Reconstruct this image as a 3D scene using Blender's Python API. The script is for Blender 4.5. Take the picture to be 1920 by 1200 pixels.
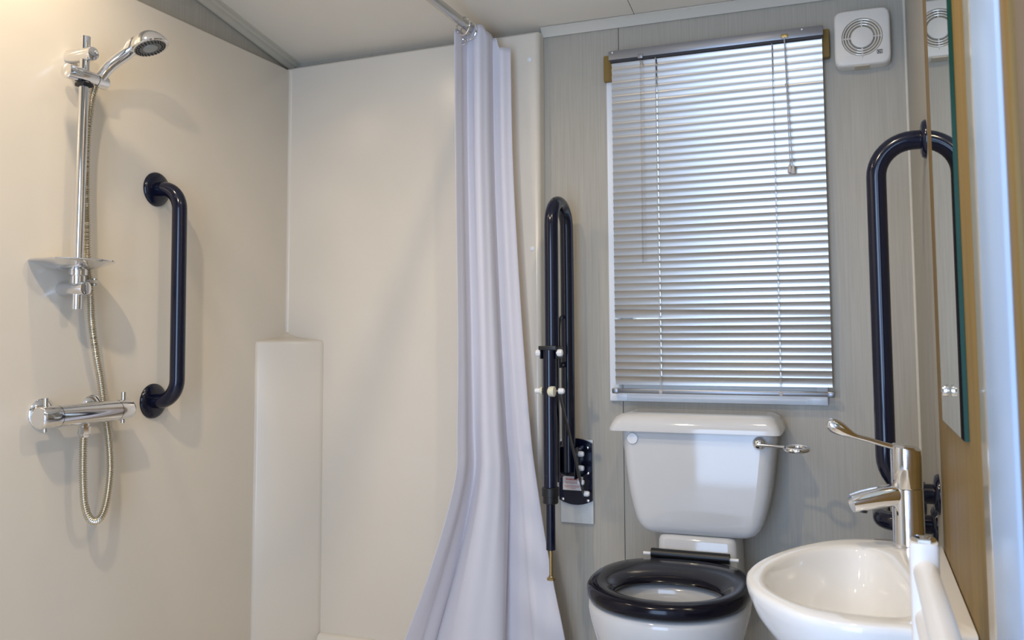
import bpy, bmesh, math, random
from mathutils import Vector, Matrix
random.seed(4)
PI = math.pi
scene = bpy.context.scene
for o in list(bpy.data.objects):
    bpy.data.objects.remove(o)
COL = scene.collection

# ---------------------------------------------------------------- camera
CZ = 1.08
yaw, pitch, roll = (math.radians(v) for v in (20.6475, 4.1854, -0.3043))
fw = Vector((-math.sin(yaw)*math.cos(pitch), math.cos(yaw)*math.cos(pitch), math.sin(pitch)))
r0 = Vector((math.cos(yaw), math.sin(yaw), 0)); u0 = r0.cross(fw)
rr = math.cos(roll)*r0 + math.sin(roll)*u0
uu = -math.sin(roll)*r0 + math.cos(roll)*u0
cd = bpy.data.cameras.new('camera'); cam = bpy.data.objects.new('camera', cd); COL.objects.link(cam)
cam.matrix_world = Matrix(((rr.x, uu.x, -fw.x, 0), (rr.y, uu.y, -fw.y, 0), (rr.z, uu.z, -fw.z, CZ), (0, 0, 0, 1)))
cd.sensor_fit = 'HORIZONTAL'; cd.sensor_width = 36.0
cd.lens = 36.0*1623.4/1920
cd.shift_x = -31.0/1920; cd.shift_y = -88.8/1920
cd.clip_start = 0.02; cd.clip_end = 60
cd.dof.use_dof = True; cd.dof.focus_distance = 2.35; cd.dof.aperture_fstop = 7.0
scene.camera = cam

# ---------------------------------------------------------------- world, lights, exposure
scene.view_settings.view_transform = 'Standard'
scene.view_settings.look = 'None'
scene.view_settings.gamma = 1.0
scene.view_settings.use_curve_mapping = False
scene.view_settings.exposure = 0.18
w = bpy.data.worlds.new('daylight'); scene.world = w; w.use_nodes = True
bg = w.node_tree.nodes['Background']
bg.inputs[0].default_value = (0.66, 0.80, 1.0, 1); bg.inputs[1].default_value = 1.6

def lamp(name, kind, loc, energy, color, rot=(0, 0, 0), **kw):
    ld = bpy.data.lights.new(name, kind); ld.energy = energy; ld.color = color
    for k, v in kw.items(): setattr(ld, k, v)
    o = bpy.data.objects.new(name, ld); COL.objects.link(o); o.location = loc; o.rotation_euler = rot
    return o
WARM = (1.0, 0.81, 0.57)
# ceiling downlights (the room's own lamps, set in the sloping ceiling)
DOWN = [(-0.20, 1.25, 4.3), (-1.66, 1.34, 2.8), (-0.95, 0.45, 11.0)]
for i, (x, y, e) in enumerate(DOWN):
    lamp('downlight', 'SPOT', (x, y, 2.075+0.18*(2.6-y)-0.03), e*4, WARM, shadow_soft_size=0.03, spot_size=math.radians(165), spot_blend=0.6)
# daylight entering by the hall opening behind the camera
lamp('hall_daylight', 'AREA', (-0.5, -0.88, 1.0), 34, (0.43, 0.625, 1.0), rot=(PI/2, 0, 0), shape='RECTANGLE', size=0.96, size_y=1.9)

# ---------------------------------------------------------------- materials
def mat(name, color, rough=0.5, metal=0.0, **kw):
    m = bpy.data.materials.new(name); m.use_nodes = True
    b = m.node_tree.nodes['Principled BSDF']
    b.inputs['Base Color'].default_value = (*color, 1)
    b.inputs['Roughness'].default_value = rough; b.inputs['Metallic'].default_value = metal
    for k, v in kw.items():
        b.inputs[k].default_value = v
    return m
def noise_color(m, c1, c2, scale, stretch=(1, 1, 1), detail=3, bump=0.0, lo=0.35, hi=0.65):
    nt = m.node_tree; N = nt.nodes; L = nt.links
    b = N['Principled BSDF']
    tc = N.new('ShaderNodeTexCoord'); mp = N.new('ShaderNodeMapping'); mp.inputs['Scale'].default_value = stretch
    no = N.new('ShaderNodeTexNoise'); no.inputs['Scale'].default_value = scale; no.inputs['Detail'].default_value = detail
    cr = N.new('ShaderNodeValToRGB')
    cr.color_ramp.elements[0].position = lo; cr.color_ramp.elements[0].color = (*c1, 1)
    cr.color_ramp.elements[1].position = hi; cr.color_ramp.elements[1].color = (*c2, 1)
    L.new(tc.outputs['Object'], mp.inputs[0]); L.new(mp.outputs[0], no.inputs['Vector'])
    L.new(no.outputs[0], cr.inputs[0]); L.new(cr.outputs[0], b.inputs['Base Color'])
    if bump:
        bp = N.new('ShaderNodeBump'); bp.inputs['Strength'].default_value = bump; bp.inputs['Distance'].default_value = 0.002
        L.new(no.outputs[0], bp.inputs['Height']); L.new(bp.outputs[0], b.inputs['Normal'])
    return m
M = {}
M['wallpaper'] = noise_color(mat('wallpaper', (.5, .46, .4), .45), (.375, .346, .283), (.435, .402, .335), 1.0, (170, 170, 5), 4, .06, .3, .7)
M['cream'] = noise_color(mat('cream_acrylic', (.7, .63, .52), .22, 0, **{'Specular IOR Level': .5}), (.70, .635, .53), (.73, .665, .555), 2.0)
M['ceiling'] = noise_color(mat('ceiling_board', (.62, .6, .56), .6), (.78, .715, .60), (.81, .745, .63), 5)
M['coving'] = mat('white_coving', (.62, .59, .51), .4)
M['floor'] = noise_color(mat('floor_vinyl', (.2, .2, .2), .5), (.48, .48, .49), (.58, .58, .59), 20)
M['chrome'] = mat('chrome', (.82, .82, .83), .06, 1.0)
M['satin'] = mat('satin_chrome', (.62, .60, .55), .22, 1.0)
M['hose'] = mat('hose_steel', (.62, .57, .46), .24, 1.0)
M['brass'] = mat('brass', (.45, .33, .15), .3, 1.0)
M['navy'] = mat('navy_gloss', (.004, .006, .020), .16, 0, **{'Specular IOR Level': .5})
M['black'] = mat('black_plastic', (.008, .008, .009), .4)
M['darkgrey'] = mat('dark_grey_bar', (.02, .02, .022), .35)
M['ceramic'] = noise_color(mat('ceramic', (.78, .73, .64), .08, 0, **{'Specular IOR Level': .55}), (.63, .625, .61), (.66, .655, .64), 3)
M['basin'] = mat('white_ceramic', (.86, .86, .85), .08, 0, **{'Specular IOR Level': .5})
M['white'] = mat('white_plastic', (.82, .82, .82), .35)
M['upvc'] = mat('white_upvc', (.80, .83, .86), .3)
M['fan'] = mat('fan_plastic', (.74, .70, .63), .35)
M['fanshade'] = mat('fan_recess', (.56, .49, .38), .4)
M['creamcap'] = mat('cream_cap', (.70, .68, .52), .4)
M['seat'] = mat('dark_seat', (.005, .005, .011), .14, 0, **{'Specular IOR Level': .27})
M['slat'] = mat('satin_aluminium', (.47, .445, .405), .28, .84)
M['rail'] = mat('grey_metal', (.30, .31, .33), .35, .8)
M['cord'] = mat('cord', (.45, .43, .42), .7)
M['tassel'] = mat('tassel', (.50, .47, .45), .5)
M['label'] = mat('label_paper', (.75, .73, .72), .5)
M['red'] = mat('red_print', (.6, .06, .07), .6)
M['ink'] = mat('black_print', (.01, .01, .01), .5)
M['joint'] = mat('panel_joint', (.10, .09, .08), .7)
M['oak'] = noise_color(mat('oak', (.4, .25, .1), .5, 0, **{'Specular IOR Level': .25}), (.19, .118, .032), (.27, .175, .052), 1.0, (55, 55, 2.2), 5, .05, .3, .7)
M['mirror'] = mat('mirror_silver', (.80, .84, .79), .0, 1.0)
M['green'] = mat('green_glass_edge', (.002, .055, .040), .08, 0, **{'Specular IOR Level': .6})
M['gloss'] = mat('gloss_cream_lining', (.66, .62, .54), .12, 0, **{'Specular IOR Level': .6})
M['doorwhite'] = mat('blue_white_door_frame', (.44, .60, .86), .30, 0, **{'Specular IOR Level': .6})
M['water'] = mat('pan_water', (.32, .28, .2), .02, 0)
M['drain'] = mat('shower_tray', (.74, .68, .58), .2)
# curtain: thin polyester, part of the light comes through
m = bpy.data.materials.new('curtain_fabric'); m.use_nodes = True; nt = m.node_tree
b = nt.nodes['Principled BSDF']; b.inputs['Base Color'].default_value = (.87, .86, .91, 1); b.inputs['Roughness'].default_value = .6
tr = nt.nodes.new('ShaderNodeBsdfTranslucent'); tr.inputs[0].default_value = (.80, .78, .82, 1)
mx = nt.nodes.new('ShaderNodeMixShader'); mx.inputs[0].default_value = .32
nt.links.new(b.outputs[0], mx.inputs[1]); nt.links.new(tr.outputs[0], mx.inputs[2])
nt.links.new(mx.outputs[0], nt.nodes['Material Output'].inputs[0]); M['curtain'] = m
# window pane and clear wand
def clear(name, tint, fac):
    m = bpy.data.materials.new(name); m.use_nodes = True; nt = m.node_tree
    nt.nodes.remove(nt.nodes['Principled BSDF'])
    t = nt.nodes.new('ShaderNodeBsdfTransparent'); t.inputs[0].default_value = (*tint, 1)
    g = nt.nodes.new('ShaderNodeBsdfGlossy'); g.inputs[1].default_value = .05
    x = nt.nodes.new('ShaderNodeMixShader'); x.inputs[0].default_value = fac
    nt.links.new(t.outputs[0], x.inputs[1]); nt.links.new(g.outputs[0], x.inputs[2])
    nt.links.new(x.outputs[0], nt.nodes['Material Output'].inputs[0]); return m
M['glass'] = clear('window_glass', (.95, .97, .98), .08)
M['wand'] = clear('clear_plastic', (.93, .92, .91), .10)

# ---------------------------------------------------------------- mesh helpers
class MB:
    S = 1.0     # builder units per metre: the basin, mirror and radiator drawings were taken at 1 : 1.1457
    def __init__(s): s.v = []; s.f = []; s.mi = []
    def add(s, v, f, mi=0):
        n = len(s.v); s.v += [Vector(p) for p in v]
        s.f += [tuple(i+n for i in q) for q in f]; s.mi += [mi]*len(f); return s
    def loft(s, rings, close=True, cap0=True, cap1=True, mi=0):
        n = len(rings[0]); v = [p for r in rings for p in r]; f = []
        for i in range(len(rings)-1):
            for j in range(n if close else n-1):
                k = (j+1) % n
                f.append((i*n+j, i*n+k, (i+1)*n+k, (i+1)*n+j))
        if cap0: f.append(tuple(reversed(range(n))))
        if cap1: f.append(tuple(range((len(rings)-1)*n, len(rings)*n)))
        return s.add(v, f, mi)
    def box(s, x0, x1, y0, y1, z0, z1, b=0.0, seg=2, mi=0):
        bm = bmesh.new(); bmesh.ops.create_cube(bm, size=1)
        for v in bm.verts:
            v.co = Vector(((x0+x1)/2+v.co.x*(x1-x0), (y0+y1)/2+v.co.y*(y1-y0), (z0+z1)/2+v.co.z*(z1-z0)))
        if b > 0: bmesh.ops.bevel(bm, geom=bm.edges[:], offset=b, segments=seg, affect='EDGES', profile=.5)
        bm.verts.index_update()
        s.add([v.co.copy() for v in bm.verts], [tuple(v.index for v in f.verts) for f in bm.faces], mi); bm.free(); return s
    def tube(s, path, rad, n=16, mi=0, cap=True, sx=1.0, sy=1.0, ref=None):
        P = [Vector(p) for p in path]
        R = rad if isinstance(rad, (list, tuple)) else [rad]*len(P)
        T = []
        for i in range(len(P)):
            a = P[max(i-1, 0)]; c = P[min(i+1, len(P)-1)]
            T.append((c-a).normalized())
        r = Vector(ref) if ref else (Vector((0, 0, 1)) if abs(T[0].z) < .9 else Vector((1, 0, 0)))
        U = (r-T[0]*r.dot(T[0])).normalized(); rings = []
        for i, p in enumerate(P):
            if i: U = (U-T[i]*U.dot(T[i])).normalized()
            W = T[i].cross(U); q = R[i]
            rx, ry = (q if isinstance(q, tuple) else (q*sx, q*sy))
            rings.append([p+U*(rx*math.cos(2*PI*k/n))+W*(ry*math.sin(2*PI*k/n)) for k in range(n)])
        return s.loft(rings, True, cap, cap, mi)
    def lathe(s, origin, axis, prof, n=28, mi=0, cap=True):
        """prof: list of (distance along axis, radius)"""
        o = Vector(origin); a = Vector(axis).normalized()
        r = Vector((0, 0, 1)) if abs(a.z) < .9 else Vector((1, 0, 0))
        U = (r-a*r.dot(a)).normalized(); W = a.cross(U)
        rings = [[o+a*d+U*(q*math.cos(2*PI*k/n))+W*(q*math.sin(2*PI*k/n)) for k in range(n)] for d, q in prof]
        return s.loft(rings, True, cap, cap, mi)
    def torus(s, c, axis, R, r, n=40, m=10, mi=0):
        o = Vector(c); a = Vector(axis).normalized()
        q = Vector((0, 0, 1)) if abs(a.z) < .9 else Vector((1, 0, 0))
        U = (q-a*q.dot(a)).normalized(); W = a.cross(U); v = []; f = []
        for i in range(n):
            d = U*math.cos(2*PI*i/n)+W*math.sin(2*PI*i/n)
            for j in range(m):
                v.append(o+d*(R+r*math.cos(2*PI*j/m))+a*(r*math.sin(2*PI*j/m)))
        for i in range(n):
            for j in range(m):
                f.append((i*m+j, ((i+1) % n)*m+j, ((i+1) % n)*m+(j+1) % m, i*m+(j+1) % m))
        return s.add(v, f, mi)
    def ball(s, c, r, n=16, m=10, sx=1, sy=1, sz=1, mi=0):
        c = Vector(c); rings = []
        for i in range(1, m):
            t = PI*i/m
            rings.append([c+Vector((r*sx*math.sin(t)*math.cos(2*PI*k/n), r*sy*math.sin(t)*math.sin(2*PI*k/n), r*sz*math.cos(t))) for k in range(n)])
        return s.loft(rings[::-1], True, True, True, mi)
    def build(s, name, mats, parent=None, smooth=True, angle=38, fix=True):
        me = bpy.data.meshes.new(name)
        o = bpy.data.objects.new(name, me); COL.objects.link(o)
        off = Vector((0, 0, 0))
        if parent is not None:
            o.parent = parent; p = parent
            while p is not None: off = off+p.location; p = p.parent
        me.from_pydata([tuple(world(v)-off) for v in s.v], [], s.f)
        if not isinstance(mats, (list, tuple)): mats = [mats]
        for q in mats: me.materials.append(q)
        me.polygons.foreach_set('material_index', s.mi)
        if fix:
            bm = bmesh.new(); bm.from_mesh(me); bmesh.ops.recalc_face_normals(bm, faces=bm.faces[:]); bm.to_mesh(me); bm.free()
        if smooth:
            me.polygons.foreach_set('use_smooth', [True]*len(me.polygons)); me.set_sharp_from_angle(angle=math.radians(angle))
        me.update(); return o

def world(p):
    p = Vector(p); return Vector((p.x*MB.S, p.y*MB.S, CZ+(p.z-CZ)*MB.S))
def tag(o, label, cat, group=None):
    o['label'] = label; o['category'] = cat
    if group: o['group'] = group
    return o
def thing(name, label, cat, loc, group=None):
    o = bpy.data.objects.new(name, None); o.empty_display_size = .05; COL.objects.link(o); o.location = world(loc)
    return tag(o, label, cat, group)
def struct(o): o['kind'] = 'structure'; return o
def arc(c, u, v, r, a0, a1, n=10):
    c, u, v = Vector(c), Vector(u), Vector(v)
    return [c+u*(r*math.cos(a0+(a1-a0)*i/n))+v*(r*math.sin(a0+(a1-a0)*i/n)) for i in range(n+1)]
def spline(pts, n=10, closed=False):
    P = [Vector(p) for p in pts]; out = []; N = len(P)
    for i in range(N if closed else N-1):
        g = (lambda k: P[k % N]) if closed else (lambda k: P[min(max(k, 0), N-1)])
        a, b, c, d = g(i-1), g(i), g(i+1), g(i+2)
        for j in range(n):
            t = j/n
            out.append(.5*((2*b)+(c-a)*t+(2*a-5*b+4*c-d)*t*t+(3*b-a-3*c+d)*t**3))
    if not closed: out.append(P[-1])
    return out
def rrect(x0, x1, y0, y1, r, z, n=5):
    """rounded rectangle ring in the XY plane"""
    out = []
    for cx, cy, a in ((x1-r, y1-r, 0), (x0+r, y1-r, PI/2), (x0+r, y0+r, PI), (x1-r, y0+r, 1.5*PI)):
        for k in range(n+1):
            t = a+PI/2*k/n; out.append(Vector((cx+r*math.cos(t), cy+r*math.sin(t), z)))
    return out

# ---------------------------------------------------------------- room shell
XL, XLW, XR, YB, YF = -1.87, -1.905, 0.157, 2.60, -0.90
def ceil(y): return 2.075+0.18*(2.6-y)
fl = struct(MB().box(XLW-.1, XR+.1, YF-.1, YB+.1, -.06, 0).build('floor', M['floor']))
# back wall: dark joint board behind, three papered boards in front, window hole x -.69..-.10, z .90..1.90
WX0, WX1, WZ0, WZ1 = -.690, -.095, .905, 1.90
mb = MB()
mb.box(XLW-.1, WX0, YB+.004, YB+.10, 0, 2.3); mb.box(WX1, XR+.1, YB+.004, YB+.10, 0, 2.3)
mb.box(WX0, WX1, YB+.004, YB+.10, 0, WZ0); mb.box(WX0, WX1, YB+.004, YB+.10, WZ1, 2.3)
wb = struct(mb.build('wall_back', M['joint'], smooth=False))
def wboard(rects):
    mb = MB()
    for x0, x1, z0, z1 in rects: mb.box(x0, x1, YB, YB+.004, z0, z1)
    return mb.build('wall_board', M['wallpaper'], wb, smooth=False)
SEAM = -.6725
wboard([(XLW, WX0, 0, 2.3), (WX0, SEAM-.0011, 0, WZ0), (WX0, SEAM-.0011, WZ1, 2.3)])
wboard([(SEAM+.0011, WX1, 0, WZ0), (SEAM+.0011, WX1, WZ1, 2.3), (WX1, XR, 0, 2.3)])
wl = struct(MB().box(XLW-.1, XLW, YF, YB, 0, 2.9).build('wall_left', M['wallpaper'], smooth=False))
struct(MB().box(XR, XR+.1, YF, YB, 0, 2.9).build('wall_right', M['wallpaper'], smooth=False))
mb = MB()   # front wall behind the camera, with the opening to the hall
mb.box(XLW-.1, -1.0, YF-.1, YF, 0, 2.9); mb.box(0.0, XR+.1, YF-.1, YF, 0, 2.9); mb.box(-1.0, 0.0, YF-.1, YF, 2.05, 2.9)
struct(mb.build('wall_front', M['wallpaper'], smooth=False))
# sloping ceiling in two boards with a dark joint between
def cboard(x0, x1, name, m, parent=None, lift=0.0, th=.02):
    v = [(x0, YB+.1, ceil(YB+.1)+lift), (x1, YB+.1, ceil(YB+.1)+lift), (x1, YF-.1, ceil(YF-.1)+lift), (x0, YF-.1, ceil(YF-.1)+lift)]
    v += [(a, b, c+th) for a, b, c in v]
    return MB().add(v, [(0, 1, 2, 3), (7, 6, 5, 4), (0, 4, 5, 1), (1, 5, 6, 2), (2, 6, 7, 3), (3, 7, 4, 0)]).build(name, m, parent, smooth=False)
ce = struct(cboard(XLW-.1, XR+.1, 'ceiling', M['joint'], None, .006))
cboard(XLW-.05, -.6172, 'ceiling_board', M['ceiling'], ce, 0, .0055)
cboard(-.6150, XR+.05, 'ceiling_board', M['ceiling'], ce, 0, .0055)
# covings and corner bead
def prism(prof, p0, p1, u, v):
    u, v = Vector(u), Vector(v); rings = [[Vector(p)+u*a+v*b for a, b in prof] for p in (p0, p1)]
    return MB().loft(rings)
pf = [(0, 0), (0, -.026), (.006, -.029), (.011, -.022), (.020, -.010), (.026, -.005), (.024, 0)]
struct(prism(pf, (-.925, YB, ceil(YB)+.001), (XR, YB, ceil(YB)+.001), (0, -1, 0), (0, 0, 1)).build('trim_1', M['coving']))
sl = Vector((0, -1, .18)).normalized(); up = Vector((0, .18, 1)).normalized()
pf2 = [(0, 0), (0, -.026), (.007, -.030), (.012, -.028), (.018, -.016), (.026, -.011), (.028, -.015), (.032, -.009), (.042, -.006), (.044, 0)]
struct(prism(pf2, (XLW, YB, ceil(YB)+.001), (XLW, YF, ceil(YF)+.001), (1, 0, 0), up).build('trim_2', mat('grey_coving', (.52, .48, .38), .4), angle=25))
struct(MB().tube([(XR-.002, YB-.002, 0), (XR-.002, YB-.002, 2.06)], .005, 8).build('trim_3', M['coving']))

# ---------------------------------------------------------------- window
w1 = bpy.data.objects.new('window_1', None); COL.objects.link(w1); w1.location = (-.39, YB, .90); struct(w1)
mb = MB()
fx0, fx1, fz0, fz1 = -.711, -.078, .880, 1.925
mb.box(fx0, fx0+.030, YB-.012, YB+.03, fz0, fz1, .003); mb.box(fx1-.030, fx1, YB-.012, YB+.03, fz0, fz1, .003)
mb.box(fx0, fx1, YB-.0125, YB+.03, fz1-.03, fz1, .003)
mb.box(fx0, fx1, YB-.0125, YB+.03, fz0, fz0+.033, .004)
mb.build('window_frame', M['upvc'], w1)
MB().box(fx0+.002, fx0+.056, YB-.016, YB-.012, fz0+.002, fz0+.028, .001).build('corner_cap', M['upvc'], w1)
MB().box(fx1-.056, fx1-.002, YB-.016, YB-.012, fz0+.002, fz0+.028, .001).build('corner_cap', M['upvc'], w1)
mb = MB(); 
for x0, x1, z0, z1 in ((WX0, WX0+.045, WZ0+.045, WZ1-.045), (WX1-.045, WX1, WZ0+.045, WZ1-.045), (WX0, WX1, WZ0, WZ0+.045), (WX0, WX1, WZ1-.045, WZ1)):
    mb.box(x0, x1, YB+.032, YB+.075, z0, z1, .004)
mb.build('sash', M['upvc'], w1)
MB().box(WX0+.044, WX1-.044, YB+.050, YB+.056, WZ0+.044, WZ1-.044).build('window_pane', M['glass'], w1, smooth=False)

# ---------------------------------------------------------------- shower surround (moulded panels, shelf column, tray)
suc = thing('corner_shelf', 'cream moulded shelf column in the corner of the shower', 'shelf', (-1.82, 2.5, 0))
sut = thing('shower_tray', 'cream shower tray with a coved rim at the foot of the shower walls', 'shower tray', (-1.4, 1.5, 0))
PX1 = -.922
# back panel with a rounded outer edge
ring = []
prof = [(XL-.02, 2.598), (XL-.02, 2.55)] + [(p.x, p.y) for p in arc((PX1-.014, 2.564, 0), (1, 0, 0), (0, 1, 0), .014, -PI/2, 0, 6)] + [(PX1, 2.598)]
def zt(x): return 2.042+(x-XL)/(PX1-XL)*.012
rings = [[Vector((x, y, .02)) for x, y in prof], [Vector((x, y, zt(x)-.005)) for x, y in prof], [Vector((x, y+(.004 if y < 2.59 else 0), zt(x))) for x, y in prof]]
pb = MB().loft(rings).build('shower_panel', M['cream'], wb)
rings = []
for z, d in ((.02, 0), (2.026, 0), (2.032, .004)):
    rings.append([Vector(p) for p in ((XLW+.001, 2.55, z+.003), (XL-d, 2.55, z+.003), (XL-d, .35, z-.004), (XLW+.001, .35, z-.004))])
MB().loft(rings).build('shower_panel', M['cream'], wl)
# concave fillet in the corner above the shelf
R = .012
cc = arc((XL+R, 2.55-R, 0), (-1, 0, 0), (0, 1, 0), R+.0005, 0, PI/2, 8)
rings = [[Vector((p.x, p.y, z)) for p in cc]+[Vector((XL-.01, 2.56, z))] for z in (.093, 2.035)]
MB().loft(rings).build('corner_fillet', M['cream'], suc)
# shelf column: diagonal front, soft edges
col = [(XL-.005, 2.556), (XL-.005, 2.386), (XL+.002, 2.382)] + [(XL+.012, 2.386)] + [(-1.722, 2.536), (-1.716, 2.544), (-1.716, 2.556)]
rings = [[Vector((x, y, z)) for x, y in col] for z in (.056, 1.058)]
cx, cy = XL, 2.55
rings.append([Vector((cx+(x-cx)*.985, cy+(y-cy)*.985, 1.065)) for x, y in col])
rings.append([Vector((cx+(x-cx)*.95, cy+(y-cy)*.95, 1.068)) for x, y in col])
for q_, z_ in ((.6, 1.074), (.3, 1.080), (.12, 1.088), (.04, 1.098)):
    rings.append([Vector((cx+(x-cx)*q_, cy+(y-cy)*q_, z_)) for x, y in col])
MB().loft(rings).build('shelf_column', M['cream'], suc, angle=60)
for px, pz in ((-.953, 1.965), (-.948, 1.355)):
    MB().lathe((px, 2.551, pz), (0, -1, 0), [(0, .0075), (.003, .0075), (.0045, .005), (.005, .001)], 16).build('screw_cap', M['white'], pb)
# tray with a coved rim along the walls
mb = MB().box(XL-.01, PX1+.02, .35, 2.56, .01, .055, .005)
cv = [(0, .055), (0, .092), (.012, .092), (.022, .086), (.03, .072), (.05, .058), (.06, .055)]
mb.loft([[Vector((x, 2.551-a, z)) for a, z in cv] for x in (-1.712, PX1+.02)])
mb.loft([[Vector((XL-.001+a, y, z)) for a, z in cv] for y in (2.380, .35)])
mb.build('tray_base', M['drain'], sut)

# ---------------------------------------------------------------- riser rail, soap dish, hand shower, hose, valve (left wall)
RX, RY = XL+.055, 1.622
rl = thing('shower_riser_rail', 'slim chrome riser rail fixed upright on the cream shower wall', 'shower rail', (XL, RY, 1.15))
MB().lathe((RX, RY, 1.152), (0, 0, 1), [(0, .0105), (.001, .012), (.695, .012), (.696, .0105)], 24).build('pole', M['chrome'], rl)
for z, nm in ((1.800, 'bracket'), (1.204, 'bracket')):
    MB().lathe((XL, RY, z), (1, 0, 0), [(0, .0165), (.002, .0175), (.080, .0175), (.084, .0165), (.0855, .013)], 28).build(nm, M['chrome'], rl)
mb = MB().lathe((RX, 1.567, 1.744), (0, 1, 0), [(0, .016), (.0015, .0185), (.118, .0185), (.122, .016)], 28)
sld = mb.build('slider', M['chrome'], rl)
MB().box(RX-.016, RX+.016, RY-.016, RY+.016, 1.716, 1.728, .004).build('slider_collar', M['black'], sld)
MB().torus((RX, 1.655, 1.744), (0, 1, 0), .0185, .0006, 28, 6).build('slider_ring', M['black'], sld)

sd = thing('soap_dish', 'round shallow chrome soap dish clipped low on the riser rail', 'soap dish', (RX, RY, 1.25))
dc = Vector((RX+.004, RY-.020, 1.262))
MB().lathe(dc, (0, 0, 1), [(-.014, .004), (-.014, .022), (-.011, .046), (-.004, .070), (.003, .086), (.0055, .094), (.008, .097), (.0105, .096), (.010, .092), (.006, .083), (.000, .070), (-.007, .046), (-.010, .022), (-.010, .004)], 44, cap=False).build('dish', M['chrome'], sd)
MB().lathe((RX, RY, 1.215), (0, 0, 1), [(0, .015), (.001, .018), (.020, .018), (.022, .022), (.040, .022), (.041, .018)], 24).build('clamp', M['chrome'], sd)
mb = MB().box(RX-.008, RX+.010, RY, RY+.056, 1.219, 1.228, .002)
mb.tube([(RX, RY+.052, 1.214), (RX, RY+.052, 1.232)], .006, 12)
mb.build('hose_clip', M['satin'], sd)

hs = thing('hand_shower', 'chrome hand shower with round spray head leaning out from the riser rail', 'shower head', (RX, 1.665, 1.745))
p0 = Vector((RX+.006, 1.664, 1.750)); hc = Vector((-1.722, 1.738, 1.853))
hn = Vector((.36, .10, -.93)).normalized()
pth = spline([p0, p0+Vector((.012, .022, .040)), p0+Vector((.040, .048, .078)), hc-Vector((.030, .022, .004)), hc-Vector((.012, .010, -.002))], 6)
nn = len(pth)
rad = [.0142+.0055*(i/(nn-1)) for i in range(nn)]
MB().tube(pth, rad, 20).build('handle', M['chrome'], hs)
hd = MB().lathe(hc, hn, [(-.034, .004), (-.033, .012), (-.028, .024), (-.018, .036), (-.006, .044), (.004, .0475), (.010, .048), (.012, .046)], 36).build('spray_head', M['chrome'], hs)
MB().lathe(hc, hn, [(.009, .002), (.0125, .020), (.0127, .040), (.009, .044)], 36).build('spray_face', mat('grey_spray_face', (.14, .14, .13), .4), hd)
mb = MB(); r = Vector((0, 0, 1)); U = (r-hn*r.dot(hn)).normalized(); W = hn.cross(U)
for rad_, cnt in ((.036, 26), (.030, 22)):
    for k in range(cnt):
        d = U*math.cos(2*PI*k/cnt)+W*math.sin(2*PI*k/cnt)
        mb.lathe(hc+d*rad_+hn*.0125, hn, [(0, .0019), (.003, .0013)], 6)
mb.build('nozzles', M['black'], hd)
MB().lathe(hc, hn, [(.012, .019), (.0145, .018), (.015, .003)], 28).build('face_button', mat('grey_face_disc', (.30, .31, .29), .3), hd)

hp = [(RX+.002, 1.655, 1.728), (RX-.006, 1.652, 1.69), (RX-.012, 1.648, 1.60), (RX-.012, 1.648, 1.50), (RX-.010, 1.652, 1.38), (RX-.012, 1.660, 1.28), (RX-.010, 1.672, 1.19),
      (RX-.014, 1.682, 1.12), (RX-.018, 1.704, 1.03), (-1.838, 1.724, .97), (-1.842, 1.738, .915), (-1.838, 1.750, .85), (-1.832, 1.754, .79), (-1.826, 1.752, .735), (-1.82, 1.740, .675), (-1.812, 1.720, .636),
      (-1.808, 1.697, .621), (-1.806, 1.672, .632), (-1.805, 1.655, .672), (-1.805, 1.648, .74), (-1.805, 1.646, .80), (-1.805, 1.646, .838)]
sp = spline(hp, 80)
acc = 0; rads = []
for i, p in enumerate(sp):
    if i: acc += (sp[i]-sp[i-1]).length
    rads.append(.0083+.0016*math.sin(2*PI*acc/.0058))
tag(MB().tube(sp, rads, 12).build('shower_hose', M['hose'], angle=80), 'ribbed metal shower hose looping from the valve up to the hand shower', 'shower hose')

VZ, VX = .893, XL+.066
va = thing('shower_valve', 'horizontal chrome bar shower valve on the cream wall', 'shower valve', (XL, 1.65, VZ))
MB().lathe((VX, 1.566, VZ), (0, 1, 0), [(0, .0265), (.178, .0265)], 32).build('body', M['chrome'], va)
for y0, y1, sgn in ((1.514, 1.5645, -1), (1.7455, 1.790, 1)):
    if sgn < 0: pr = [(0, .022), (.003, .0255), (.006, .0265), (y1-y0, .0265)]
    else: pr = [(0, .0265), (y1-y0-.008, .0265), (y1-y0-.003, .0245), (y1-y0, .020)]
    kn = MB().lathe((VX, y0, VZ), (0, 1, 0), pr, 32).build('control_knob', M['chrome'], va)
    yy = y0+.020 if sgn < 0 else y0+.022
    MB().tube([(VX, yy, VZ+.020), (VX, yy, VZ+.046)], .0056, 12).build('pin', M['satin'], kn)
    MB().tube([(VX, yy, VZ-.020), (VX, yy, VZ-.034)], .0052, 12).build('pin', M['satin'], kn)
for y in (1.578, 1.728):
    MB().lathe((XL, y, VZ+.004), (1, 0, 0), [(0, .037), (.004, .037), (.010, .032), (.014, .019), (.022, .0165), (.05, .0165)], 36).build('wall_flange', M['chrome'], va)
MB().lathe((VX, 1.646, VZ-.024), (0, 0, -1), [(0, .0115), (.006, .0115), (.008, .015), (.026, .015), (.029, .011), (.034, .011)], 8).build('outlet_nut', M['chrome'], va)

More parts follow.
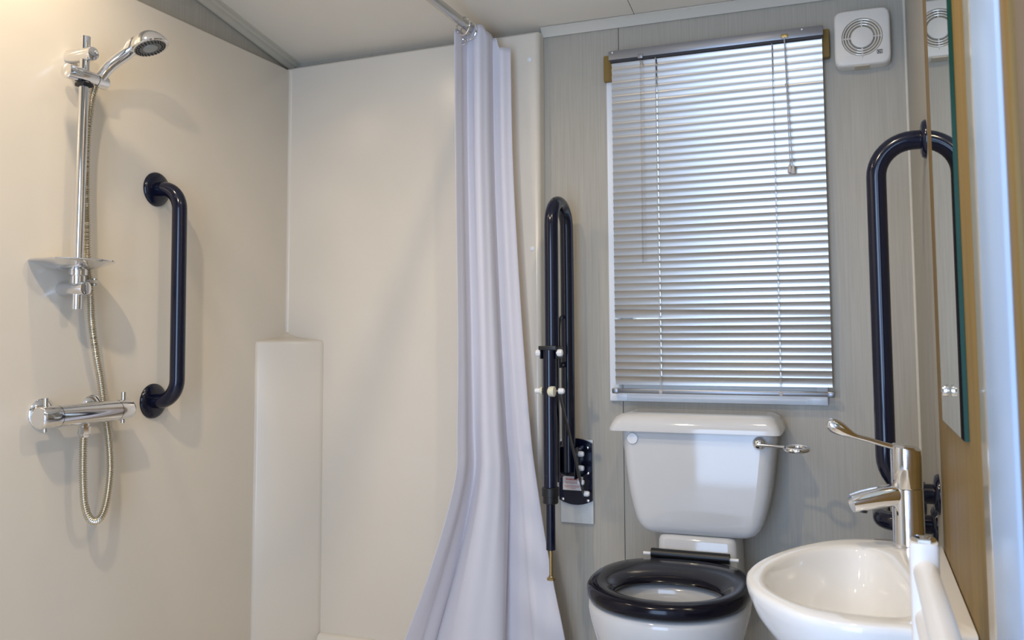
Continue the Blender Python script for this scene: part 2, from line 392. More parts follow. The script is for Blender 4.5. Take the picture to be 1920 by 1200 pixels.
# ---------------------------------------------------------------- navy grab rails
def rail_path(a0, a1, out, off, r):
    """from wall point a0 out by off, along to a1, back to the wall; bends of radius r"""
    a0, a1, out = Vector(a0), Vector(a1), Vector(out); d = (a1-a0).normalized()
    p = [a0, a0+out*(off-r)*.5]
    p += arc(a0+out*(off-r)+d*r, -d, out, r, 0, PI/2, 10)
    n = 8; q0 = a0+out*off+d*r; q1 = a1+out*off-d*r
    p += [q0.lerp(q1, i/n) for i in range(1, n)]
    p += arc(a1+out*(off-r)-d*r, out, d, r, 0, PI/2, 10)
    p += [a1+out*(off-r)*.5, a1]
    return p
def flange(mb, c, out, R=.047):
    return mb.lathe(c, out, [(0, R), (.003, R), (.008, R*.92), (.011, R*.7), (.012, R*.45)], 36)
def grab(name, label, a0, a1, out, off, r, tr, FR):
    t = thing(name, label, 'grab rail', a0)
    MB().tube(rail_path(a0, a1, out, off, r), tr, 22).build('bar', M['navy'], t, angle=60)
    for a in (a0, a1): flange(MB(), a, out, FR).build('wall_flange', M['navy'], t)
    return t
grab('grab_rail', 'upright navy grab rail on the cream shower wall beside the riser rail', (XL, 1.930, 1.506), (XL, 1.938, .902), (1, 0, 0), .086, .062, .0205, .049)
grab('grab_rail', 'tall upright navy grab rail on the right wall between blind and mirror', (XR, 2.07, 1.508), (XR, 2.085, .735), (-1, 0, 0), .104, .078, .0212, .043)
grab('grab_rail', 'low horizontal navy grab rail on the right wall, half hidden by the basin tap', (XR, 2.185, .650), (XR, 2.52, .650), (-1, 0, 0), .112, .05, .0212, .043)

# ---------------------------------------------------------------- curtain rod, rings, curtain
RDX, RDZ = -1.100, 2.040
cr = thing('curtain_rod', 'straight chrome shower curtain rod running under the sloping ceiling', 'curtain rod', (RDX, 2.55, RDZ))
MB().tube([(RDX, 2.545, RDZ), (RDX, .8, RDZ)], .0145, 20).build('rod', M['satin'], cr)
MB().lathe((RDX, 2.549, RDZ), (0, -1, 0), [(0, .024), (.004, .024), (.008, .018), (.02, .017)], 24).build('end_socket', M['satin'], cr)
MB().tube([(RDX, .81, RDZ), (RDX, .81, ceil(.81)-.002)], .008, 12).build('hanger', M['satin'], cr)
for i, y in enumerate((2.352, 2.40, 2.44, 2.48, 2.532)):
    c = Vector((RDX+(.004, .0, .003, 0, .006)[i], y, RDZ-(.013, .012, .012, .012, .018)[i]))
    ax = Vector(((.35, .1, -.2, .15, .1)[i], 1, .05))
    o = MB().torus(c, ax, .028, .0026, 36, 8).build('curtain_ring', M['chrome'])
    if i == 0: tag(o, 'chrome curtain ring nearest the camera, threaded through the front eyelet', 'ring', 'curtain rings on the rod')
    elif i == 4: tag(o, 'chrome curtain ring at the far right end of the bunched curtain top', 'ring', 'curtain rings on the rod')
    else: tag(o, 'chrome curtain ring on the rod hidden between the folds of the curtain', 'ring', 'curtain rings on the rod')

cu = thing('shower_curtain', 'white polyester shower curtain bunched at the end of the rod and flaring out below', 'curtain', (-1.03, 2.34, 0))
lev = [(1.992, -1.137, -1.003), (1.60, -1.133, -.996), (1.13, -1.126, -.970), (.81, -1.126, -.944), (.65, -1.134, -.924), (.40, -1.215, -.886), (.16, -1.315, -.838), (.045, -1.362, -.812)]
LEV = [tuple(p) for p in spline(lev, 8)]
def lerp_lev(z):
    for (z0, a0, b0), (z1, a1, b1) in zip(LEV, LEV[1:]):
        if z >= z1:
            t = (z0-z)/(z0-z1); return a0+(a1-a0)*t, b0+(b1-b0)*t
    return lev[-1][1:]
NS, NZ = 190, 110
vdir = Vector((.40, -.92, 0))
def smooth01(t): t = max(0, min(1, t)); return t*t*(3-2*t)
def curtain_point(s, v):
    ztop = 2.022+.026*smooth01((s-.33)/.07)-.016*smooth01((s-.50)/.06)-.010*smooth01((s-.66)/.1)-.034*smooth01((s-.80)/.06)
    z = ztop+(.066-ztop)*v
    a, bb = lerp_lev(min(z, 1.992))
    g = smooth01((v-.45)/.55)
    # fold spacing is uneven: wide face, then narrow pleats
    q = s+.035*math.sin(2*PI*(2*s+.15))+.02*g*math.sin(2*PI*(3*s+.4+.3*v))
    x = a+(bb-a)*q
    y = 2.365+.130*q
    ph = 2*PI*(2.1*s+.16+.05*math.sin(2.4*v+1)+.10*g)
    f = math.sin(ph); f = math.copysign(abs(f)**.8, f)
    f2 = math.sin(2*PI*(4.6*s+.3+.25*v)); f3 = math.sin(2*PI*(9.0*s+.5*v+.2))
    amp = .026+.030*g
    d = amp*f+.007*(.6+.9*g)*f2+.0012*f3
    # pinch toward the rod at the top
    d *= (.75+.25*smooth01(v/.08))*(1-.35*s)
    # storage creases across the cloth
    for zc, am in ((1.005, .0035), (.700, .0035), (.56, .0025)):
        d += am*math.exp(-((z-zc-.01*math.sin(9*s))/.006)**2)*(.5+.5*math.sin(17*s+zc*9))
    # crumples low on the right edge
    d += .010*g*smooth01((s-.7)/.2)*math.sin(34*z+6*s)*smooth01((.75-z)/.2)
    lat = .006*g*math.sin(2*PI*(5*s+1.3*v))
    return Vector((x, y, z))+vdir*d+Vector((.92, .40, 0))*lat
v = []; f = []
for j in range(NZ+1):
    for i in range(NS+1): v.append(curtain_point(i/NS, j/NZ))
for j in range(NZ):
    for i in range(NS): f.append((j*(NS+1)+i, j*(NS+1)+i+1, (j+1)*(NS+1)+i+1, (j+1)*(NS+1)+i))
co = MB().add(v, f).build('curtain_cloth', M['curtain'], cu, angle=180)
so = co.modifiers.new('thickness', 'SOLIDIFY'); so.thickness = .0012
e0 = curtain_point(.16, .012)
MB().torus(e0-Vector((0, 0, .006))+vdir*.002, vdir, .0085, .003, 24, 8).build('eyelet', M['chrome'], cu)

# ---------------------------------------------------------------- fold-up support rail beside the toilet
FX = -.823
fr = thing('folding_support_rail', 'navy drop-down support rail folded up against the back wall left of the toilet', 'support rail', (FX, 2.6, .5))
pth = [(FX, 2.52, .672), (FX, 2.52, 1.0), (FX, 2.52, 1.25)] + arc((FX, 2.445, 1.405), (0, 1, 0), (0, 0, 1), .072, 0, PI, 18) + [(FX, 2.373, 1.25), (FX, 2.373, 1.0), (FX, 2.373, .665)]
MB().tube(pth, .0205, 22).build('rail', M['navy'], fr, angle=60)
# wall plate with arched ends on a pale spacer board
MB().box(-.873, -.768, 2.590, 2.5995, .505, .760, .0015).build('spacer_board', mat('pale_grey_board', (.62, .64, .62), .4), fr)
def arch(x0, x1, z0, z1, bulge, y0, y1, n=12):
    o = []
    for k in range(n+1):
        t = k/n; o.append((x0+(x1-x0)*t, z0+bulge-bulge*4*t*(1-t)*1.0))
    for k in range(n+1):
        t = 1-k/n; o.append((x0+(x1-x0)*t, z1-bulge+bulge*4*t*(1-t)))
    return MB().loft([[Vector((x, y, z)) for x, z in o] for y in (y0, y1)])
pl = arch(-.8745, -.7685, .562, .764, .014, 2.580, 2.5895).build('wall_plate', M['navy'], fr)
for x, z in ((-.862, .737), (-.782, .737), (-.862, .578), (-.781, .577), (-.781, .66)):
    MB().lathe((x, 2.580, z), (0, -1, 0), [(0, .0048), (.0015, .0046), (.0025, .003)], 12).build('screw', M['chrome'], pl)
mb = MB()
for x in (FX-.026, FX+.026): mb.box(x-.003, x+.003, 2.495, 2.582, .652, .745, .004)
mb.build('hinge_cheeks', M['navy'], fr)
for x, z, s in ((FX+.029, .724, 1), (FX+.029, .682, 1), (FX-.029, .678, -1), (FX+.029, .640, 1)):
    MB().lathe((x, 2.53, z), (s, 0, 0), [(-.003, .0085), (.010, .0085), (.015, .0065), (.016, .002)], 12).build('bolt_cap', M['white'], fr)
la = MB().box(-.862, -.797, 2.5785, 2.580, .606, .648).build('warning_label', M['label'], fr, smooth=False)
def text_mesh(txt, size, loc, m, parent, name, bold=0.0):
    cu_ = bpy.data.curves.new(name, 'FONT'); cu_.body = txt; cu_.size = size; cu_.align_x = 'CENTER'; cu_.offset = bold; cu_.extrude = .0001
    t = bpy.data.objects.new(name+'_src', cu_); COL.objects.link(t)
    dg = bpy.context.evaluated_depsgraph_get(); me = bpy.data.meshes.new_from_object(t.evaluated_get(dg))
    bpy.data.objects.remove(t)
    vs = [Vector((loc[0]+p.co.x, loc[1]-p.co.z, loc[2]+p.co.y)) for p in me.vertices]
    return MB().add(vs, [tuple(p.vertices) for p in me.polygons]).build(name, m, parent, smooth=False)
text_mesh('WARNING', .0085, (-.832, 2.5782, .636), M['red'], la, 'warning_text', .0003)
mb = MB()
for z, x0, x1 in ((.6305, -.855, -.806), (.6265, -.852, -.810), (.6185, -.857, -.806), (.6145, -.856, -.808), (.6105, -.842, -.820)):
    x = x0
    while x < x1-.001:
        l = random.uniform(.003, .007); mb.box(x, min(x+l, x1), 2.5779, 2.5785, z, z+.0018); x += l+.0012
mb.build('small_print', mat('faded_red_print', (.62, .25, .25), .6), la, smooth=False)
# drop leg folded down in front
LY, LX = 2.328, -.815
MB().tube([(LX, LY, 1.048), (LX, LY, .640)], .0195, 20).build('drop_leg', M['navy'], fr)
MB().lathe((LX-.003, LY-.0190, .690), (0, -1, 0), [(0, .004), (.001, .003)], 10).build('locking_hole', M['black'], fr)
MB().lathe((LX, LY, .612), (0, 0, 1), [(0, .020), (.002, .022), (.020, .022), (.021, .0245), (.044, .0245), (.046, .021)], 20).build('collar', M['black'], fr)
MB().tube([(LX, LY, .640), (LX, LY, .485)], .0132, 18).build('inner_leg', M['navy'], fr)
ft = MB().tube([(LX, LY, .490), (LX, LY, .410)], .0050, 12).build('threaded_bolt', M['brass'], fr)
MB().lathe((LX, LY, .402), (0, 0, 1), [(0, .010), (.001, .0125), (.006, .0125), (.008, .008), (.012, .007)], 8).build('foot', M['brass'], ft)
mb = MB().box(LX-.026, LX-.021, LY-.012, LY+.045, 1.015, 1.050, .003); mb.box(LX+.021, LX+.026, LY-.012, LY+.045, 1.015, 1.050, .003)
mb.box(LX-.026, LX+.026, LY-.022, LY-.016, 1.040, 1.052, .002)
mb.build('leg_clamp', M['black'], fr)
for x, z, s, R in ((LX-.026, 1.032, -1, .0105), (LX+.026, 1.032, 1, .0105), (LX-.030, .925, -1, .0075), (LX+.030, .925, 1, .0085)):
    MB().lathe((x, LY-.002, z), (s, 0, 0), [(-.002, R), (.009, R), (.013, R*.8), (.015, R*.3)], 8 if z > 1 else 14).build('bolt_cap', M['white'], fr)
MB().tube([(LX-.03, LY-.002, .925), (LX+.03, LY-.002, .925)], .004, 10).build('pivot_pin', M['satin'], fr)
MB().lathe((LX+.002, LY-.024, .925), (1, 0, 0), [(0, .006), (.004, .0125), (.010, .0145), (.0205, .0145), (.021, .012)], 18).build('roller', M['creamcap'], fr)
MB().lathe((LX-.020, LY-.002, .925), (-1, 0, 0), [(0, .011), (.006, .011), (.008, .008)], 14).build('roller', M['creamcap'], fr)
a, b = Vector((LX+.026, LY, .930)), Vector((-.786, 2.552, .598))
MB().tube([a, a.lerp(b, .5), b], .0105, 4, ref=(1, 0, 0), sx=.28, sy=1).build('folding_link', M['darkgrey'], fr)
MB().lathe((-.786, 2.552, .603), (1, 0, 0), [(0, .0085), (.012, .0085), (.017, .006), (.018, .002)], 12).build('bolt_cap', M['white'], fr)
hp = [(FX-.004, 2.515, .993), (FX-.004, 2.455, .993)]
th = MB().tube(hp, .0085, 14).build('toilet_roll_arm', M['navy'], fr)
MB().tube(spline([(FX-.004, 2.452, .990), (FX-.004, 2.449, 1.05), (FX-.004, 2.449, 1.105), (FX-.004, 2.458, 1.128), (FX-.004, 2.478, 1.137), (FX-.004, 2.50, 1.137)], 6), .0052, 12).build('roll_hook', M['navy'], th)

# ---------------------------------------------------------------- toilet
TX = -.42
to = thing('toilet', 'cream close-coupled toilet with a black open seat under the window', 'toilet', (TX, 2.3, 0))
# tank tapering to a rounded base
secs = [(.5335, .126, .030, .02), (.5365, .145, .014, .03), (.545, .158, .005, .035), (.557, .1665, .002, .035), (.575, .175, 0, .035), (.61, .1845, 0, .035), (.65, .193, 0, .035), (.70, .200, 0, .035), (.76, .207, 0, .035), (.822, .213, 0, .035)]
rings = [rrect(TX-hw, TX+hw-.002, 2.395+iy, 2.588, r, z) for z, hw, iy, r in secs]
MB().loft(rings).build('cistern', M['ceramic'], to, angle=60)
secs = [(.814, .226, .018), (.815, .233, .022), (.822, .234, .024), (.840, .226, .028), (.852, .218, .032), (.859, .205, .032), (.862, .190, .03)]
rings = [rrect(TX-.006-hw, TX-.006+hw, 2.368+(.234-hw)*.75, 2.592-(.234-hw)*.2, r, z) for z, hw, r in secs]
MB().loft(rings).build('cistern_lid', M['ceramic'], to, angle=60)
MB().lathe((-.594, 2.396, .793), (0, -1, 0), [(0, .0165), (.003, .0165), (.006, .0145), (.007, .010), (.0073, .002)], 24).build('overflow_cap', M['white'], to)
lv = MB().lathe((-.249, 2.396, .792), (0, -1, 0), [(0, .018), (.004, .018), (.010, .016), (.015, .011), (.018, .004)], 24).build('lever_boss', M['chrome'], to)
MB().tube([(-.252, 2.376, .790), (-.215, 2.372, .789), (-.183, 2.366, .787)], .0045, 12).build('lever_arm', M['chrome'], lv)
MB().torus((-.152, 2.362, .785), (0, -.08, 1), .028, .0062, 36, 10).build('lever_ring', M['chrome'], lv)
# plinth that carries the tank
rings = [rrect(TX-.112+i, TX+.106-i, 2.392+i, 2.58, .022, z) for z, i in ((.40, 0), (.520, .004), (.530, .008), (.5338, .016))]
MB().loft(rings).build('plinth', M['ceramic'], to, angle=60)
# bowl
def egg(cx, cy, a, bf, bb, z, n=56, pf=2.2, pb=2.6):
    out = []
    for k in range(n):
        t = 2*PI*k/n; c, s = math.cos(t), math.sin(t)
        b_, p_ = (bb, pb) if s > 0 else (bf, pf)
        out.append(Vector((cx+a*math.copysign(abs(c)**(2/p_), c), cy+b_*math.copysign(abs(s)**(2/p_), s), z)))
    return out
SX, SY = -.447, 2.150
rings = [egg(SX, SY+.05, .115, .14, .25, 0), egg(SX, SY+.05, .112, .14, .25, .08), egg(SX, SY+.03, .125, .165, .27, .20), egg(SX, SY, .158, .185, .28, .31), egg(SX, SY, .178, .200, .285, .365),
         egg(SX, SY, .189, .211, .285, .405), egg(SX, SY, .192, .215, .285, .430), egg(SX, SY, .190, .213, .283, .441), egg(SX, SY, .184, .207, .278, .445),
         egg(SX+.006, SY-.045, .136, .118, .118, .445), egg(SX+.006, SY-.045, .131, .113, .113, .438), egg(SX+.006, SY-.045, .128, .110, .112, .40), egg(SX+.006, SY-.040, .112, .098, .108, .34), egg(SX+.006, SY-.03, .08, .075, .085, .285), egg(SX+.006, SY-.02, .05, .05, .055, .255)]
MB().loft(rings).build('bowl', M['ceramic'], to, angle=70)
MB().loft([egg(SX+.006, SY-.03, .0905, .0825, .0925, .300), egg(SX+.006, SY-.03, .089, .081, .091, .301)]).build('bowl_water', M['water'], to)
# seat ring
def lerp_ring(A, B, t, z): return [Vector((p.x+(q.x-p.x)*t, p.y+(q.y-p.y)*t, z)) for p, q in zip(A, B)]
A = egg(SX, SY, .196, .222, .225, 0, 72, 2.15, 2.5); B = egg(SX+.006, SY-.047, .127, .103, .103, 0, 72, 2.1, 2.1)
prof = [(0.06, .4535), (0.0, .458), (-.012, .466), (.0, .474), (.06, .481), (.2, .486), (.45, .487), (.7, .482), (.88, .474), (.98, .466), (1.0, .461), (.97, .4555), (.9, .4535)]
rings = [lerp_ring(A, B, t, z) for t, z in prof]; rings.append(rings[0])
se = MB().loft(rings, True, False, False).build('seat', M['seat'], to, angle=75)
MB().tube([(-.540, 2.372, .489), (-.330, 2.372, .489)], .0135, 18).build('hinge_bar', M['black'], se)
MB().tube([(-.562, 2.372, .487), (-.540, 2.372, .487)], .0048, 12).build('hinge_pin', M['white'], se)
MB().tube([(-.330, 2.372, .487), (-.307, 2.372, .487)], .0048, 12).build('hinge_pin', M['white'], se)

# ---------------------------------------------------------------- batten and venetian blind
tag(MB().box(-.7155, -.0455, 2.573, 2.5995, 1.872, 1.955, .004).build('batten', M['oak']), 'oak batten on the back wall behind the blind, its two ends showing', 'batten')
bl = thing('venetian_blind', 'silver aluminium venetian blind lowered and closed over the window', 'blind', (-.375, 2.56, .91))
hr = MB().box(-.689, -.061, 2.537, 2.572, 1.927, 1.955, .0012).build('headrail', M['rail'], bl)
MB().box(-.684, -.066, 2.5375, 2.571, 1.9195, 1.9275).build('headrail_lip', mat('dark_lip', (.02, .022, .03), .5), hr, smooth=False)
for x in (-.676, -.118): MB().lathe((x, 2.537, 1.949), (0, -1, 0), [(0, .0028), (.002, .0026), (.003, .001)], 10).build('screw', M['white'], hr)
MB().box(-.176, -.156, 2.533, 2.539, 1.930, 1.941, .001).build('cord_lock', M['brass'], hr)
MB().box(-.596, -.581, 2.533, 2.539, 1.921, 1.934, .001).build('tilter', M['rail'], hr)
SLW, TILT, PITCH, NSL = .0252, math.radians(77), .02145, 46
xs = [-.683, -.5445, -.5415, -.2035, -.2005, -.065]
ys = [-.0126, -.0100, -.0068, -.0035, 0, .0035, .0068, .0100, .0126]
mb = MB(); vv = []; ff = []
for w_ in ys:
    for x in xs:
        sag = .0020*(1-(w_/.0126)**2)
        # local frame: across-slat direction tilted; crown towards the window
        yy = -w_*math.cos(TILT)+sag*math.sin(TILT); zz = w_*math.sin(TILT)+sag*math.cos(TILT)
        vv.append((x+.374, yy, zz))
for a in range(len(ys)-1):
    for c in range(len(xs)-1):
        if c in (1, 3) and 2 <= a <= 5: continue
        n = len(xs); ff.append((a*n+c, a*n+c+1, (a+1)*n+c+1, (a+1)*n+c))
sm = bpy.data.meshes.new('slat'); sm.from_pydata(vv, [], ff); sm.materials.append(M['slat'])
sm.polygons.foreach_set('use_smooth', [True]*len(sm.polygons)); sm.update()
n = len(xs); sm2 = bpy.data.meshes.new('slat'); sm2.from_pydata(vv, [], [(a*n+c, a*n+c+1, (a+1)*n+c+1, (a+1)*n+c) for a in range(len(ys)-1) for c in range(n-1)])
sm2.materials.append(M['slat']); sm2.polygons.foreach_set('use_smooth', [True]*len(sm2.polygons)); sm2.update()
for k in range(NSL):
    o = bpy.data.objects.new('slat', sm2 if k == NSL-1 else sm); COL.objects.link(o); o.parent = bl
    z = 1.9105-k*PITCH
    o.location = Vector((-.374, 2.552, z))-bl.location
    o.rotation_euler = (random.uniform(-.035, .035), random.uniform(-.0012, .0012), 0)
    if abs(z-1.147) < PITCH/2:
        o.rotation_euler = (.05, .0140, 0); o.location.z += .0030
br = MB().box(-.690, -.061, 2.540, 2.562, .908, .921, .004).build('bottom_rail', M['rail'], bl)
for x0, x1 in ((-.692, -.672), (-.079, -.059)): MB().box(x0, x1, 2.5385, 2.5635, .9065, .9225, .004).build('end_cap', M['rail'], br)
for x in (-.543, -.202):
    MB().lathe((x, 2.540, .914), (0, -1, 0), [(0, .006), (.002, .006), (.003, .003)], 14).build('cord_button', M['cord'], br)
    for dx, y in ((-.0016, 2.5395), (.0016, 2.5395)):
        MB().tube([(x+dx*.4, y, 1.925), (x+dx, y, .915)], .0006, 6).build('ladder_cord', M['cord'], bl)
MB().tube([(-.5875, 2.531, 1.922), (-.5865, 2.530, 1.90), (-.588, 2.529, 1.296)], .0028, 8).build('tilt_wand', M['wand'], bl)
MB().torus((-.5875, 2.531, 1.905), (1, .2, 0), .006, .0012, 16, 6).build('wand_hook', M['satin'], bl)
lc = MB()
lc.tube([(-.167, 2.532, 1.932), (-.164, 2.529, 1.80), (-.160, 2.528, 1.556)], .0011, 6)
lc.tube([(-.166, 2.532, 1.932), (-.162, 2.527, 1.79), (-.153, 2.525, 1.553)], .0011, 6)
lco = lc.build('lift_cord', M['cord'], bl)
MB().ball((-.164, 2.528, 1.79), .004, 10, 6, 1, 1, 1.5).build('cord_joiner', M['tassel'], lco)
for x, y, z in ((-.1605, 2.528, 1.549), (-.1510, 2.525, 1.545)):
    MB().lathe((x, y, z+.012), (0, 0, -1), [(0, .0028), (.003, .0035), (.020, .0068), (.024, .0066), (.025, .005)], 14).build('tassel', M['tassel'], lco)

# ---------------------------------------------------------------- extractor fan
fc = Vector((.0415, 0, 1.9135)); FY = 2.556
fa = thing('extractor_fan', 'square cream extractor fan with a round ribbed grille high in the corner', 'fan', (.0415, 2.6, 1.9135))
def sq(hw, hz, r, y, n=64):
    out = []
    for k in range(n):
        t = 2*PI*(k+.5)/n; c, s = math.cos(t), math.sin(t)
        p = 9.0; q = (abs(c)**p+abs(s)**p)**(-1/p)
        out.append(Vector((fc.x+hw*q*c, y, fc.z+hz*q*s)))
    return out
def circ(R, y, n=64): return [Vector((fc.x+R*math.cos(2*PI*(k+.5)/n), y, fc.z+R*math.sin(2*PI*(k+.5)/n))) for k in range(n)]
MB().loft([sq(.0745, .081, 0, 2.599), sq(.0745, .081, 0, FY+.012), sq(.0735, .080, 0, FY+.006), sq(.071, .0775, 0, FY+.001), sq(.068, .0745, 0, FY), circ(.0545, FY), circ(.0535, FY+.003), circ(.0535, FY+.018)], True, True, False).build('casing', M['fan'], fa, angle=50)
gr = MB().loft([circ(.0536, FY+.017), circ(.0536, FY+.019)]).build('grille_recess', M['fanshade'], fa)
ring_mat = mat('grille_ring_gloss', (.74, .69, .60), .10, .15)
for R in (.0505, .0435, .0365): MB().torus((fc.x, FY+.004, fc.z), (0, 1, 0), R, .0021, 48, 8).build('grille_ring', ring_mat, fa)
for k in range(4):
    t = PI/2*k
    d = Vector((math.cos(t), 0, math.sin(t))); mb = MB()
    mb.tube([fc*1+d*.029+Vector((0, FY+.007, 0)), fc+d*.0535+Vector((0, FY+.007, 0))], .0026, 8)
    mb.build('grille_spoke', M['fan'], fa)
MB().lathe((fc.x, FY+.016, fc.z), (0, -1, 0), [(0, .0305), (.012, .0305), (.0145, .029), (.0155, .025), (.0158, .002)], 40).build('centre_disc', M['fan'], fa)
lg = MB(); bx, bz = fc.x+.0445, fc.z-.0475
for x0, x1, z0, z1 in ((-.0072, .0072, .0044, .0058), (-.0072, .0072, -.0058, -.0044), (-.0072, -.0058, -.0058, .0058), (.0058, .0072, -.0058, .0058)):
    lg.box(bx+x0, bx+x1, FY-.0006, FY+.0006, bz+z0, bz+z1)
lgo = lg.build('maker_badge', M['ink'], fa, smooth=False)
text_mesh('KI', .0098, (bx, FY-.0004, bz-.0034), M['ink'], lgo, 'badge_letters', .0004)
MB().box(fc.x-.022, fc.x+.018, FY+.004, 2.598, fc.z-.0822, fc.z-.0795).build('bottom_slot', M['fanshade'], fa, smooth=False)
MB().lathe((fc.x, FY+.001, fc.z-.0585), (0, -1, 0), [(0, .0012), (.0012, .001)], 8).build('marker_dot', M['ink'], fa)

# ---------------------------------------------------------------- oak board, mirror (right wall)
MB.S = 1.1457; XR_ = XR; XR = XR/MB.S
tag(MB().box(.127, XR-.0005, 1.088, 1.632, .25, 1.97, .0015).build('oak_board', M['oak']), 'tall oak veneered backing board on the right wall behind the mirror', 'board')
mi = thing('wall_mirror', 'tall frameless mirror with a dark green glass edge on the oak board', 'mirror', (.127, 1.34, .95))
bm = MB()
x0, x1, y0, y1, z0, z1 = .1213, .1266, 1.200, 1.492, .947, 1.78
bm.add([(x0, y0, z0), (x0, y1, z0), (x0, y1, z1), (x0, y0, z1)], [(0, 1, 2, 3)], 0)
bm.add([(x0, y0, z0), (x0, y1, z0), (x0, y1, z1), (x0, y0, z1), (x1, y0, z0), (x1, y1, z0), (x1, y1, z1), (x1, y0, z1)], [(4, 5, 6, 7), (0, 4, 5, 1), (1, 5, 6, 2), (2, 6, 7, 3), (3, 7, 4, 0)], 1)
bm.build('mirror_glass', [M['mirror'], M['green']], mi, smooth=False)
for z in (1.000, 1.73):
    MB().lathe((.1195, 1.362, z), (-1, 0, 0), [(0, .0082), (.0055, .0082), (.008, .007), (.009, .003)], 20).build('mirror_stud', M['chrome'], mi)

# ---------------------------------------------------------------- basin and tap
MB.S = 1.06
ba = thing('wash_basin', 'small cream ceramic wash basin fixed to the right wall below the mirror', 'basin', (.126, 1.55, .5))
outl = spline([(.1355, 1.272, 0), (.054, 1.279, 0), (-.015, 1.272, 0), (-.086, 1.298, 0), (-.150, 1.378, 0), (-.179, 1.468, 0), (-.172, 1.565, 0), (-.126, 1.681, 0), (-.055, 1.777, 0), (.021, 1.815, 0), (.1355, 1.825, 0)], 12)
inl = spline([(.050, 1.337, 0), (-.016, 1.327, 0), (-.086, 1.347, 0), (-.135, 1.410, 0), (-.150, 1.48, 0), (-.143, 1.556, 0), (-.106, 1.650, 0), (-.053, 1.712, 0), (-.005, 1.728, 0), (.030, 1.690, 0), (.052, 1.60, 0), (.066, 1.50, 0), (.072, 1.40, 0)], 12, True)
C0 = Vector((-.035, 1.53, 0)); NA = 96
def polar(poly, t):
    d = Vector((math.cos(t), math.sin(t), 0)); best = None
    for a, b in zip(poly, poly[1:]+poly[:1]):
        e = b-a; den = d.x*e.y-d.y*e.x
        if abs(den) < 1e-12: continue
        ap = a-C0; s = (ap.x*e.y-ap.y*e.x)/den; q = (ap.x*d.y-ap.y*d.x)/den
        if s > 0 and -1e-6 <= q <= 1+1e-6: best = s if best is None else max(best, s)
    return C0+d*best
OUT = [polar(outl, 2*PI*k/NA) for k in range(NA)]; INN = [polar(inl, 2*PI*k/NA) for k in range(NA)]
WC = Vector((.1355, 1.55, 0))
def osec(s, z): return [Vector((p.x+(WC.x-p.x)*(1-s), p.y+(WC.y-p.y)*(1-s), z)) for p in OUT]
def mixr(t, z): return [Vector((p.x+(q.x-p.x)*t, p.y+(q.y-p.y)*t, z)) for p, q in zip(OUT, INN)]
BC = Vector((-.03, 1.53, 0))
def isec(s, z): return [Vector((BC.x+(p.x-BC.x)*s, BC.y+(p.y-BC.y)*s, z)) for p in INN]
rings = [osec(.30, .50), osec(.42, .515), osec(.60, .54), osec(.76, .57), osec(.88, .605), osec(.955, .64), osec(.99, .667), osec(1.0, .680), osec(.997, .687), osec(.985, .6905), mixr(.3, .692), mixr(.75, .6915), isec(1.02, .690), isec(.985, .685), isec(.95, .670), isec(.86, .635), isec(.70, .603), isec(.45, .585), isec(.15, .580)]
MB().loft(rings).build('bowl', M['basin'], ba, angle=70)
MB().lathe((BC.x, BC.y, .579), (0, 0, 1), [(0, .022), (.003, .022), (.0045, .018), (.003, .010)], 24).build('waste', M['chrome'], ba)

TPX, TPY = .079, 1.745
ta = thing('basin_mixer_tap', 'chrome lever mixer tap standing on the far end of the basin', 'tap', (TPX, TPY, .69))
MB().lathe((TPX, TPY, .690), (0, 0, 1), [(0, .0285), (.002, .029), (.010, .0275), (.108, .0270), (.110, .0262)], 32).build('body', M['chrome'], ta)
rings = []
for z, r, tl in ((.8005, .0262, 0), (.802, .0272, 0), (.862, .0272, .10), (.872, .0262, .16), (.876, .022, .18)):
    rings.append([Vector((TPX+r*math.cos(2*PI*k/32), TPY+r*math.sin(2*PI*k/32), z-tl*r*math.cos(2*PI*k/32))) for k in range(32)])
hd2 = MB().loft(rings).build('cartridge_head', M['chrome'], ta)
lv = spline([(TPX-.018, TPY-.006, .873), (TPX-.040, TPY-.012, .879), (TPX-.066, TPY-.019, .887), (TPX-.086, TPY-.025, .893), (TPX-.104, TPY-.030, .902), (TPX-.122, TPY-.035, .912), (TPX-.134, TPY-.038, .918)], 5)
rd = []
for i in range(len(lv)):
    t = i/(len(lv)-1)
    if t < .5: rd.append((.0048, .0052))
    else:
        u_ = (t-.5)/.5; q_ = math.sin(PI*min(1, u_**1.25*.92+.02)); rd.append((.0046+.0085*q_, .0052+.0060*q_))
rd[-1] = (.0045, .0035)
MB().tube(lv, rd, 18).build('lever', M['chrome'], hd2, angle=70)
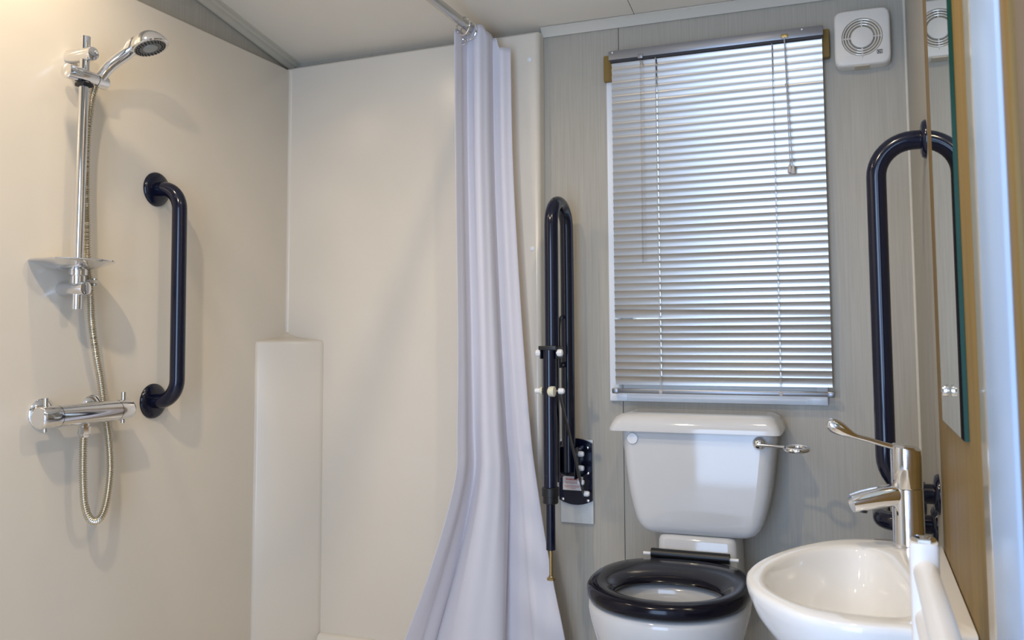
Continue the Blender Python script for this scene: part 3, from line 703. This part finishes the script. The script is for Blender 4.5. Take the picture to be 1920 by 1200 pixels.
sp = [(TPX-.010, TPY-.002, .790), (TPX-.045, TPY-.014, .784), (TPX-.080, TPY-.027, .776), (TPX-.096, TPY-.033, .772)]
spo = MB().tube(sp, [.0205, .020, .0185, .0165], 24).build('spout', M['chrome'], ta)
MB().lathe((TPX-.078, TPY-.026, .764), (-.2, -.06, -1), [(0, .010), (.007, .010), (.008, .008)], 18).build('aerator', M['darkgrey'], spo)

# ---------------------------------------------------------------- towel radiator (near right)
MB.S = 1.1457
ra = thing('towel_radiator', 'white tubular towel radiator in the near right foreground', 'radiator', (.066, 1.0, .2))
def post(yc):
    mb = MB(); n = 20; rings = []
    for z, s in ((.25, .9), (.252, 1), (.838, 1), (.843, .93)):
        rings.append([Vector((.065+.0158*s*math.copysign(abs(math.cos(2*PI*k/n))**.45, math.cos(2*PI*k/n)), yc+.0158*s*math.copysign(abs(math.sin(2*PI*k/n))**.45, math.sin(2*PI*k/n)), z)) for k in range(n)])
    return mb.loft(rings)
for yc in (1.105, .62):
    ps = post(yc).build('upright', M['white'], ra)
    MB().lathe((.065, yc, .843), (0, 0, 1), [(0, .0135), (.003, .0135), (.005, .012), (.006, .007)], 6).build('end_cap', M['chrome'], ps)
for k in range(9):
    z = .812-.052*k - (.06 if k > 4 else 0)
    MB().tube([(.0655, 1.095, z), (.0655, .63, z)], .0133, 18).build('crossbar', M['white'], ra)
for yc in (1.0, .72):
    MB().tube([(.078, yc, .555), (XR-.001, yc, .555)], .007, 12).build('wall_bracket', M['white'], ra)

# ---------------------------------------------------------------- door frame (right edge)
d1 = bpy.data.objects.new('door_1', None); COL.objects.link(d1); d1.location = world((XR, .9, .15)); struct(d1)
MB().box(.126, XR-.0005, .975, 1.085, .138, 2.15, .002).build('frame_lining', M['gloss'], d1)
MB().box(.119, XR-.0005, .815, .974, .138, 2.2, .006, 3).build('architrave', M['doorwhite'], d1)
MB().box(.122, XR-.0005, .775, .814, .138, 2.2, .003).build('door_edge', M['oak'], d1)
MB().box(.126, XR-.0005, .20, .774, 0, 2.2, .003).build('door_leaf', mat('door_face', (.20, .155, .105), .5), d1)
